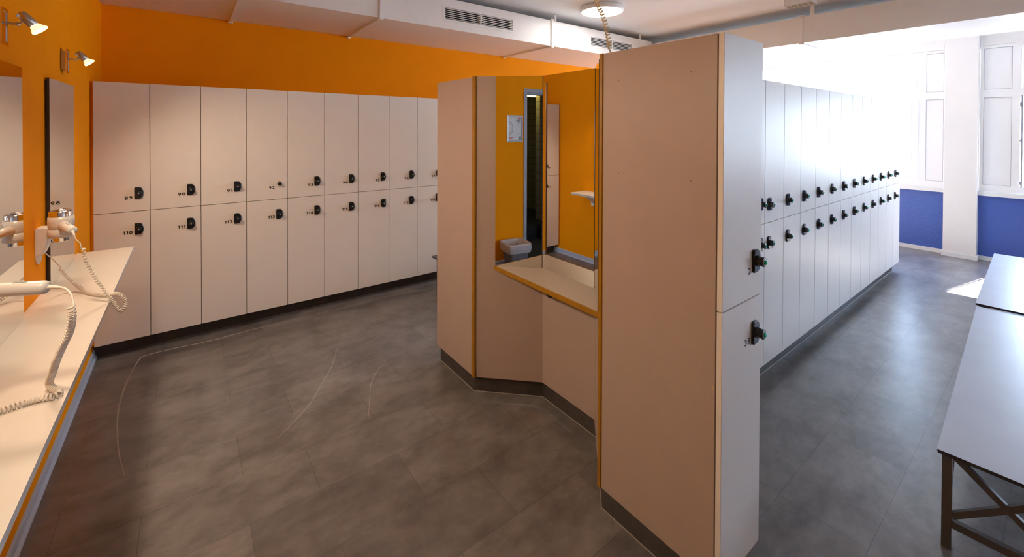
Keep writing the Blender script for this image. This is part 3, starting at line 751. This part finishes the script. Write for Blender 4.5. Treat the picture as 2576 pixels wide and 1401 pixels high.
# --- hair dryers in their wall holders
def dryer_holder(y, label):
    t = thing('dryer_holder', label, 'holder', (XL, y, 1.13), group='white hair dryer holders')
    bm = bmesh.new()
    prof = [(0.0006, 0.055), (0.030, 0.055), (0.037, 0.048), (0.038, 0.0), (0.034, -0.035), (0.022, -0.065), (0.0006, -0.065)]
    a = [bm.verts.new((x, -0.040, z)) for x, z in prof]; b = [bm.verts.new((x, 0.040, z)) for x, z in prof]
    bm.faces.new(a); bm.faces.new(b[::-1])
    for i in range(len(prof)): bm.faces.new((a[i], b[i], b[(i + 1) % len(prof)], a[(i + 1) % len(prof)]))
    bmesh.ops.bevel(bm, geom=list(bm.edges), offset=0.003, segments=2, affect='EDGES')
    obj('housing', bm, M_DRYER, t)
    bm = bmesh.new(); c = Vector((0.0825, -0.045, 0))
    lathe(bm, [(0.036, 0.012), (0.0425, 0.014), (0.0435, 0.030), (0.0435, 0.050), (0.0405, 0.051), (0.036, 0.049), (0.036, 0.012)], 28, origin=c)
    bar(bm, (0.030, -0.010, 0.032), (0.050, -0.020, 0.032), 0.040, 0.034)
    obj('holder_ring', bm, M_DRYER, t)
    bm = bmesh.new(); v = lathe(bm, [(0, 0.0006), (0.040, 0.0006), (0.039, 0.008), (0.034, 0.010), (0, 0.011)], 28, mat4=Matrix.Rotation(PI / 2, 4, 'Y'))
    bmesh.ops.scale(bm, vec=(1, 1, 1.45), verts=bm.verts); bmesh.ops.translate(bm, vec=(0, 0.0, -0.052), verts=bm.verts)
    for v_ in bm.verts: v_.co.x = min(v_.co.x, 0.011)
    obj('oval_backplate', bm, M_DRYER, t)
    return t
dryer_holder(2.795, 'white wall holder of the farther hair dryer, between the two mirrors')
dryer_holder(1.795, 'white wall holder of the nearer hair dryer, near the left edge')
def hair_dryer(cx, cyy, tip, label, cordpts, straight0, straight1, pitchf, RC=0.0062):
    t = thing('hair_dryer', label, 'hair dryer', (cx, cyy, 1.20), group='white hair dryers with coiled cords'); o_ = Vector((cx, cyy, 1.20))
    bm = bmesh.new(); lathe(bm, [(0.030, -0.027), (0.0385, -0.024), (0.0425, -0.005), (0.0435, 0.015), (0.0415, 0.034), (0.0395, 0.0345), (0.0385, 0.030)], 36)
    obj('body', bm, M_DRYER, t)
    bm = bmesh.new(); lathe(bm, [(0.0385, 0.026), (0.0385, 0.054), (0.0365, 0.0590), (0.031, 0.0615), (0.0305, 0.0600), (0.018, 0.0645), (0, 0.066)], 36)
    for k in range(5):
        r = 0.006 + k * 0.0052; zz = 0.0664 - (r / 0.031) ** 2 * 0.0050
        pts = [Vector((r * math.cos(2 * PI * i / 24), r * math.sin(2 * PI * i / 24), zz)) for i in range(25)]; tube(bm, pts, 0.0008, 4, False)
    obj('intake_grille', bm, M_CHROME, t)
    bm = bmesh.new(); lathe(bm, [(0.0285, -0.020), (0.0285, -0.074), (0.0270, -0.076), (0.0265, -0.060), (0, -0.058)], 32); obj('nozzle', bm, M_CHROME, t)
    tv = Vector(tip) - o_; d = tv.normalized(); L = tv.length; M = dir_mat(d)
    bm = bmesh.new(); lathe(bm, [(0, 0.028), (0.020, 0.030), (0.0195, 0.045), (0.0180, 0.07), (0.0185, L - 0.012), (0.0165, L - 0.004), (0.010, L), (0, L)], 28, mat4=M)
    h = obj('handle', bm, M_DRYER, t)
    bm = bmesh.new(); sw = M @ Vector((0.0, 0.0, 0.0)); side = Vector((0, 0, 1)); side = (side - d * side.dot(d)).normalized(); c = d * (L * 0.62) + side * 0.0180
    bar(bm, c - d * 0.014, c + d * 0.014, 0.009, 0.003); obj('switch', bm, M_CAPGREY, h)
    P = [Vector(p) - o_ for p in cordpts]; S0 = [Vector(p) - o_ for p in straight0]; S1 = [Vector(p) - o_ for p in straight1]
    bm = bmesh.new(); s0 = catmull([tv - d * 0.004] + S0, 10)
    hx = helix(catmull(P, 14), RC, pitchf)
    s1 = catmull(S1, 10) if S1 else []
    tube(bm, s0[:-1] + hx + s1, 0.0020 if RC < 0.0063 else 0.0027, 8); obj('coiled_cord', bm, M_CORD, t)
    bm = bmesh.new(); tube(bm, s0[:max(4, len(s0) * 2 // 5)], lambda q: 0.0062 - 0.0032 * q, 10); obj('strain_relief', bm, M_CORD, h)
    return t
hair_dryer(-0.452, 2.750, (-0.394, 2.605, 1.188), 'white and chrome hair dryer in the farther wall holder, cord looping off the shelf',
    [(-0.358, 2.568, 1.118), (-0.349, 2.56, 1.072), (-0.324, 2.55, 1.001), (-0.289, 2.54, 0.927), (-0.259, 2.52, 0.874), (-0.240, 2.50, 0.845), (-0.227, 2.49, 0.840), (-0.216, 2.492, 0.860), (-0.222, 2.50, 0.888), (-0.240, 2.52, 0.904), (-0.262, 2.555, 0.900), (-0.287, 2.609, 0.8845), (-0.317, 2.643, 0.8825), (-0.345, 2.681, 0.8825), (-0.381, 2.744, 0.886), (-0.415, 2.80, 0.905), (-0.442, 2.815, 0.937), (-0.466, 2.82, 0.978)],
    [(-0.386, 2.585, 1.170), (-0.378, 2.577, 1.152), (-0.365, 2.572, 1.135)], [(-0.465, 2.81, 0.992), (-0.484, 2.80, 1.029), (-0.505, 2.79, 1.064), (-0.510, 2.79, 1.075)],
    lambda q: 0.0120 if q < 0.30 else (0.0072 if q < 0.80 else 0.0105))
hair_dryer(-0.452, 1.752, (-0.304, 1.702, 1.194), 'nearer hair dryer at the left edge, thick ivory handle and coil on shelf',
    [(-0.249, 1.62, 1.155), (-0.248, 1.625, 1.121), (-0.256, 1.645, 1.078), (-0.271, 1.67, 1.04), (-0.292, 1.715, 0.984), (-0.309, 1.76, 0.930), (-0.322, 1.80, 0.889), (-0.310, 1.768, 0.8845), (-0.290, 1.730, 0.8825), (-0.300, 1.718, 0.8825), (-0.322, 1.724, 0.8825), (-0.356, 1.726, 0.8825), (-0.396, 1.715, 0.8825), (-0.430, 1.720, 0.886), (-0.460, 1.745, 0.900), (-0.480, 1.77, 0.95)],
    [(-0.284, 1.682, 1.195), (-0.264, 1.655, 1.194), (-0.251, 1.638, 1.180), (-0.246, 1.625, 1.166)], [(-0.487, 1.78, 0.98), (-0.500, 1.79, 1.03), (-0.508, 1.79, 1.072)],
    lambda q: 0.0105 if q < 0.3 else 0.0082, 0.0068)

# --- poster and waste bin near the doorway (seen in the niche mirror)
ps = thing('poster_frame', 'silver snap frame with a printed notice on the orange wall beside the doorway', 'poster', (XL, 0.4225, 1.635))
bm = bmesh.new(); hw, hh, t_ = 0.1225, 0.165, 0.024
for (a, b) in (((-hw, -hh), (hw, -hh)), ((hw, -hh), (hw, hh)), ((hw, hh), (-hw, hh)), ((-hw, hh), (-hw, -hh))):
    p, q = Vector(a), Vector(b); ip = Vector((a[0] - math.copysign(t_, a[0]), a[1] - math.copysign(t_, a[1]))); iq = Vector((b[0] - math.copysign(t_, b[0]), b[1] - math.copysign(t_, b[1])))
    o4 = [bm.verts.new((0.0006, v.x, v.y)) for v in (p, q, iq, ip)]; f4 = [bm.verts.new((x, v.x, v.y)) for v, x in ((p, 0.006), (q, 0.006), (iq, 0.013), (ip, 0.013))]
    bm.faces.new(f4); bm.faces.new(o4[::-1])
    for i in range(4): bm.faces.new((o4[i], o4[(i + 1) % 4], f4[(i + 1) % 4], f4[i]))
obj('frame', bm, M_ALU, ps)
pp = obj('sheet', box_mesh('sheet', 0.0006, 0.003, -hw + t_, hw - t_, -hh + t_, hh - t_), M_PAPER, ps)
def pflat(bm, y0, y1, z0, z1): add_box(bm, 0.0031, 0.0035, y0, y1, z0, z1)
# seen from the room +y is to the viewer's right on this wall facing +x only when looking towards -x: y grows to the right
bm = bmesh.new(); pflat(bm, -0.090, -0.046, 0.112, 0.130); pflat(bm, 0.022, 0.092, -0.112, -0.105); pflat(bm, 0.040, 0.092, -0.123, -0.116); obj('red_print', bm, M_RED, pp)
bm = bmesh.new(); pflat(bm, -0.090, -0.034, 0.092, 0.108); pflat(bm, -0.010, -0.036, 0.097, 0.103); pflat(bm, -0.090, -0.034, 0.076, 0.088); pflat(bm, -0.094, -0.056, -0.138, -0.100); obj('dark_print', bm, M_GREY, pp)
bm = bmesh.new()
for k, (z, l_) in enumerate(((0.055, 0.05), (0.048, 0.045), (0.036, 0.052), (0.030, 0.05), (0.024, 0.02), (0.010, 0.038), (-0.002, 0.06), (-0.008, 0.03), (-0.030, 0.055), (-0.037, 0.03), (-0.060, 0.058), (-0.066, 0.05), (-0.072, 0.05), (0.125, -0.05), (-0.130, -0.06))):
    if l_ > 0: pflat(bm, -0.090, -0.090 + l_, z, z + 0.003)
    else: pflat(bm, 0.092 + l_, 0.092, z, z + 0.003)
obj('text_lines', bm, M_LGREY, pp)['kind'] = 'stuff'
bm = bmesh.new()
for r0, r1 in ((0.066, 0.074), (0.046, 0.049)):
    n = 26; v = []
    for k in range(n + 1):
        a = -PI / 2 - PI * k / n
        v.append((bm.verts.new((0.0034, 0.096 + r0 * math.cos(a) * 0.9, 0.005 + r0 * 1.12 * math.sin(a))), bm.verts.new((0.0034, 0.096 + r1 * math.cos(a) * 0.9, 0.005 + r1 * 1.12 * math.sin(a)))))
    for a_, b_ in zip(v, v[1:]): bm.faces.new((a_[0], a_[1], b_[1], b_[0]))
obj('ring_drawing', bm, M_GREY, pp)

def rsq(w, d, r, z, n=5, wob=0.0):
    pts = []
    for cx, cy_, a0 in ((w / 2 - r, d / 2 - r, 0), (-w / 2 + r, d / 2 - r, PI / 2), (-w / 2 + r, -d / 2 + r, PI), (w / 2 - r, -d / 2 + r, 1.5 * PI)):
        for k in range(n + 1):
            a = a0 + PI / 2 * k / n; pts.append(Vector((cx + r * math.cos(a), cy_ + r * math.sin(a), z)))
    if wob:
        for i, p in enumerate(pts): s = 1 + wob * math.sin(i * 2.7 + z * 90) ; p.x *= s; p.y *= s; p.z += wob * 0.25 * math.sin(i * 1.9)
    return pts
def loft(bm, rings, close_first=False):
    R_ = [[bm.verts.new(p) for p in r] for r in rings]
    for a, b in zip(R_, R_[1:]):
        for i in range(len(a)):
            f = bm.faces.new((a[i], a[(i + 1) % len(a)], b[(i + 1) % len(a)], b[i])); f.smooth = True
    if close_first: bm.faces.new(R_[0][::-1])
bn = thing('waste_bin', 'square smoky plastic waste bin with a clear liner on the floor below the poster', 'waste bin', (-0.325, 0.565, 0), 0.18)
bm = bmesh.new(); loft(bm, [rsq(0.19, 0.19, 0.03, 0.0), rsq(0.265, 0.265, 0.035, 0.305), rsq(0.275, 0.275, 0.035, 0.31), rsq(0.262, 0.262, 0.034, 0.309), rsq(0.18, 0.18, 0.03, 0.006)], True)
obj('bucket', bm, M_BIN, bn)
bm = bmesh.new(); loft(bm, [rsq(0.150, 0.150, 0.03, 0.03, 5, 0.05), rsq(0.235, 0.235, 0.03, 0.22, 5, 0.03), rsq(0.258, 0.258, 0.034, 0.308, 5, 0.006), rsq(0.280, 0.280, 0.036, 0.318, 5, 0.006), rsq(0.290, 0.290, 0.036, 0.30, 5, 0.012), rsq(0.288, 0.288, 0.036, 0.25, 5, 0.03), rsq(0.278, 0.278, 0.036, 0.215, 5, 0.035)])
obj('liner', bm, M_FILM, bn)

# ================================================================== DUCTS, CEILING FITTINGS
YD, ZD0, ZD1 = 3.678, 2.5995, 2.893
ZD1 = 2.895
dk = thing('air_duct', 'long white boxed air duct above the orange wall with slotted vents', 'air duct', (3.4, YD, ZD0)); do = Vector((-3.4, -YD, -ZD0))
def dpart(name, bm, mat, parent, off):
    bmesh.ops.translate(bm, vec=off, verts=bm.verts); return obj(name, bm, mat, parent)
bm = bmesh.new()
holes = [(1.975, 2.378, 2.695, 2.806), (2.392, 2.795, 2.695, 2.806), (4.032, 4.435, 2.690, 2.800), (4.449, 4.852, 2.690, 2.800)]
add_box(bm, XL + 0.001, 5.325, YD + 0.06, YB - 0.001, ZD0 + 0.0005, ZD1 - 0.0005)
xs = [XL + 0.001, 1.975, 2.378, 2.392, 2.795, 4.032, 4.435, 4.449, 4.852, 5.325]
for i in range(len(xs) - 1):
    hole = [h for h in holes if abs(h[0] - xs[i]) < 1e-6]
    if hole:
        add_box(bm, xs[i], xs[i + 1], YD, YD + 0.06, ZD0, hole[0][2]); add_box(bm, xs[i], xs[i + 1], YD, YD + 0.06, hole[0][3], ZD1)
    else: add_box(bm, xs[i], xs[i + 1], YD, YD + 0.06, ZD0, ZD1)
bmesh.ops.remove_doubles(bm, verts=bm.verts, dist=1e-6)
dpart('duct_casing', bm, M_DUCT, dk, do)
for xj in (0.308, 1.342, 3.362):
    bm = bmesh.new()
    add_box(bm, xj - 0.010, xj + 0.010, YD - 0.016, YD - 0.0003, ZD0 - 0.016, ZD1 + 0.010)
    add_box(bm, xj - 0.010, xj + 0.010, YD - 0.0003, YB - 0.001, ZD0 - 0.016, ZD0 - 0.0003)
    add_box(bm, xj - 0.018, xj - 0.010, YD - 0.006, YD - 0.0003, ZD0, ZD1); add_box(bm, xj + 0.010, xj + 0.018, YD - 0.006, YD - 0.0003, ZD0, ZD1)
    for zz in (ZD0 - 0.012, ZD1 + 0.006): lathe(bm, [(0, -0.022), (0.010, -0.02), (0.010, 0.02), (0, 0.022)], 10, mat4=dir_mat((1, 0, 0)), origin=(xj, YD - 0.012, zz))
    lathe(bm, [(0, -0.02), (0.009, -0.018), (0.009, 0.018), (0, 0.02)], 10, mat4=dir_mat((1, 0, 0)), origin=(xj, YB - 0.02, ZD0 - 0.016))
    dpart('flange', bm, M_DUCT, dk, do)
for xr in (1.40, 3.43, 5.05):
    bm = bmesh.new(); add_box(bm, xr - 0.014, xr + 0.014, YD + 0.004, YD + 0.012, ZD1 + 0.0003, ZC - 0.0005)
    add_box(bm, xr - 0.014, xr + 0.024, YD - 0.012, YD + 0.022, ZC - 0.005, ZC - 0.0005)
    dpart('hanger_strap', bm, M_DUCT, dk, do)
for g0, g1, z0, z1 in ((1.952, 2.818, 2.672, 2.829), (4.010, 4.875, 2.667, 2.822)):
    hs = [h for h in holes if g0 < h[0] < g1]
    bm = bmesh.new(); y0, y1 = YD - 0.004, YD - 0.0003; hz0, hz1 = hs[0][2], hs[0][3]
    add_box(bm, g0, g1, y0, y1, z0, hz0); add_box(bm, g0, g1, y0, y1, hz1, z1)
    add_box(bm, g0, hs[0][0], y0, y1, hz0, hz1); add_box(bm, hs[0][1], hs[1][0], y0, y1, hz0, hz1); add_box(bm, hs[1][1], g1, y0, y1, hz0, hz1)
    for h in hs:
        for k in range(6):
            z = hz0 + (k + 0.30) * (hz1 - hz0) / 6.0
            vs = [bm.verts.new(p) for p in ((h[0], YD - 0.002, z), (h[1], YD - 0.002, z), (h[1], YD + 0.020, z + 0.012), (h[0], YD + 0.020, z + 0.012),
                                             (h[0], YD - 0.002, z + 0.005), (h[1], YD - 0.002, z + 0.005), (h[1], YD + 0.020, z + 0.015), (h[0], YD + 0.020, z + 0.015))]
            for f in ((0, 3, 2, 1), (4, 5, 6, 7), (0, 1, 5, 4), (1, 2, 6, 5), (2, 3, 7, 6), (3, 0, 4, 7)): bm.faces.new([vs[i] for i in f])
    vg = dpart('vent_grille', bm, M_DUCT, dk, do)
    bm = bmesh.new()
    for h in hs: add_box(bm, h[0] + 0.001, h[1] - 0.001, YD + 0.050, YD + 0.058, hz0, hz1)
    dpart('dark_backing', bm, M_DARK, vg, do)
XD = 5.33; XDB = 6.28; RZ0, RZ1 = 2.583, 2.868
d2 = thing('air_duct', 'plain white boxed air duct running above the window aisle', 'air duct', (XD, 1.0, RZ0)); d2o = Vector((-XD, -1.0, -RZ0))
bm = bmesh.new(); add_box(bm, XD, XDB, YF + 0.001, YB - 0.001, RZ0, RZ1); dpart('duct_casing', bm, M_DUCT, d2, d2o)
for yj in (1.79,):
    bm = bmesh.new()
    add_box(bm, XD - 0.014, XD - 0.0003, yj - 0.010, yj + 0.010, RZ0 - 0.014, RZ1 + 0.012); add_box(bm, XD - 0.0003, XDB, yj - 0.010, yj + 0.010, RZ0 - 0.014, RZ0 - 0.0003)
    add_box(bm, XD - 0.005, XD - 0.0003, yj + 0.010, yj + 0.030, RZ0, RZ1)
    for zz in (RZ0 - 0.010, RZ1 + 0.008): lathe(bm, [(0, -0.026), (0.010, -0.024), (0.010, 0.024), (0, 0.026)], 10, mat4=dir_mat((0, 1, 0)), origin=(XD - 0.010, yj, zz))
    dpart('flange', bm, M_DUCT, d2, d2o)
for yj in (1.695, 4.05):
    bm = bmesh.new(); add_box(bm, XD + 0.004, XD + 0.010, yj - 0.02, yj + 0.02, RZ1 + 0.0003, ZC - 0.0005); dpart('hanger_strap', bm, M_DUCT, d2, d2o)

def ceiling_lamp(x, y, label):
    t = thing('ceiling_lamp', label, 'lamp', (x, y, ZC), group='round ceiling lamps')
    bm = bmesh.new(); lathe(bm, [(0, -0.0005), (0.232, -0.0005), (0.240, -0.010), (0.240, -0.044), (0.234, -0.052), (0.222, -0.053), (0.222, -0.045), (0, -0.045)], 48); obj('rim', bm, M_FRAME, t)
    bm = bmesh.new(); lathe(bm, [(0, -0.0555), (0.16, -0.0545), (0.221, -0.0505), (0.221, -0.046), (0, -0.046)], 48); obj('diffuser', bm, M_LAMPE, t)
    return t
ceiling_lamp(3.63, 3.15, 'glowing round white ceiling lamp above the island')
eb = thing('exhaust_box', 'small white slotted ceiling box beside the window duct', 'vent', (4.905, 1.663, ZC))
hx, hy = 0.068, 0.122
bm = bmesh.new(); add_box(bm, -hx, hx, -hy, hy, -0.085, -0.0005); obj('housing', bm, M_FRAME, eb)
bm = bmesh.new()
for k in range(5): add_box(bm, -hx + 0.012, hx - 0.010, -hy + 0.006 + k * 0.0475, -hy + 0.046 + k * 0.0475, -0.0862, -0.0852)
obj('slot', bm, simple('tan_mesh', (0.35, 0.30, 0.20), 0.8, var=0.3, vscale=300), eb)

# coiled cord hanging from the ceiling behind the near panel
bm = bmesh.new()
path = catmull([(1.42, 1.60, ZC - 0.01), (1.395, 1.42, 2.62), (1.345, 1.222, 2.273), (1.317, 1.163, 2.155), (1.2990, 1.113, 2.035)], 16)
path = catmull([(1.52, 1.75, ZC - 0.006), (1.50, 1.62, 2.70), (1.4460, 1.330, 2.300), (1.4268, 1.266, 2.188), (1.417, 1.212, 2.09), (1.412, 1.180, 1.975)], 16)
hx_ = helix(path, 0.0082, 0.0165); tube(bm, [path[0] + Vector((0, 0, 0.005))] + hx_ + [Vector((1.425, 1.185, ZT + 0.004)), Vector((1.50, 1.19, ZT + 0.004))], 0.0031, 8)
cc = obj('coiled_cord', bm, M_CORDY); tag(cc, 'yellowed coiled cord hanging from the ceiling behind the near beige panel', 'cord')

# ================================================================== BENCHES
def bench(x, y, L, D, H, rz, label, top, joints=2, group=None):
    """origin: corner of the top nearest the room's left, long side along +x, depth along -y"""
    t = thing('bench', label, 'bench', (x, y, 0), rz, group)
    bm = bmesh.new(); vs, fs = add_box(bm, 0, L, -D, 0, H - 0.013, H)
    for f in bm.faces: f.material_index = 1
    fs[1].material_index = 0
    bmesh.ops.bevel(bm, geom=[e for e in bm.edges if abs(e.verts[0].co.z - e.verts[1].co.z) > 0.005], offset=0.003, segments=2, affect='EDGES')
    obj('bench_top', bm, [top, M_BEDGE], t)
    a, b = 0.050, L - 0.050; w = 0.028; y0, y1 = -0.010 - w / 2, -D + 0.010 + w / 2; hz = H - 0.0135
    for px in (a + w / 2, b - w / 2):
        for py in (y0, y1):
            bm = bmesh.new(); add_box(bm, px - w / 2, px + w / 2, py - w / 2, py + w / 2, 0.0, hz); obj('leg', bm, M_BLEG, t)
    for px in (a + w / 2, b - w / 2):
        bm = bmesh.new(); bar(bm, (px, y0 - w / 2, 0.100), (px, y1 + w / 2, 0.100), 0.024, 0.028); obj('low_rail', bm, M_BLEG, t)
        bm = bmesh.new(); bar(bm, (px - 0.001, y0 - w / 2, hz - 0.014), (px - 0.001, y1 + w / 2, 0.130), 0.018, 0.022)
        bar(bm, (px + 0.001, y0 - w / 2, 0.130), (px + 0.001, y1 + w / 2, hz - 0.016), 0.018, 0.022); obj('cross_brace', bm, M_BLEG, t)
    for py in (y0, y1):
        bm = bmesh.new(); bar(bm, (a + w, py, 0.10), (a + 0.34, py, hz - 0.012), 0.014, 0.016); bar(bm, (b - w, py, 0.10), (b - 0.34, py, hz - 0.012), 0.014, 0.016)
        bar(bm, (a + w, py, hz - 0.012), (b - w, py, hz - 0.012), 0.018, 0.022); obj('side_rail', bm, M_BLEG, t)
    return t
bench(2.2990, 0.2997, 2.10, 0.36, 0.4005, math.radians(2.3), 'near pale grey bench with dark metal legs at the lower right edge', M_BTOP, group='benches in the window aisle')
bench(4.4240, 0.3915, 1.94, 0.36, 0.4120, math.radians(1.5), 'farther pale grey bench, end to end with the near one, close to the pillar', M_BTOP, group='benches in the window aisle')
bench(1.8700, 3.7460, 1.90, 0.36, 0.4000, math.radians(0.0), 'shaded bench corner peeking out behind the beige island end', M_SHADETOP)
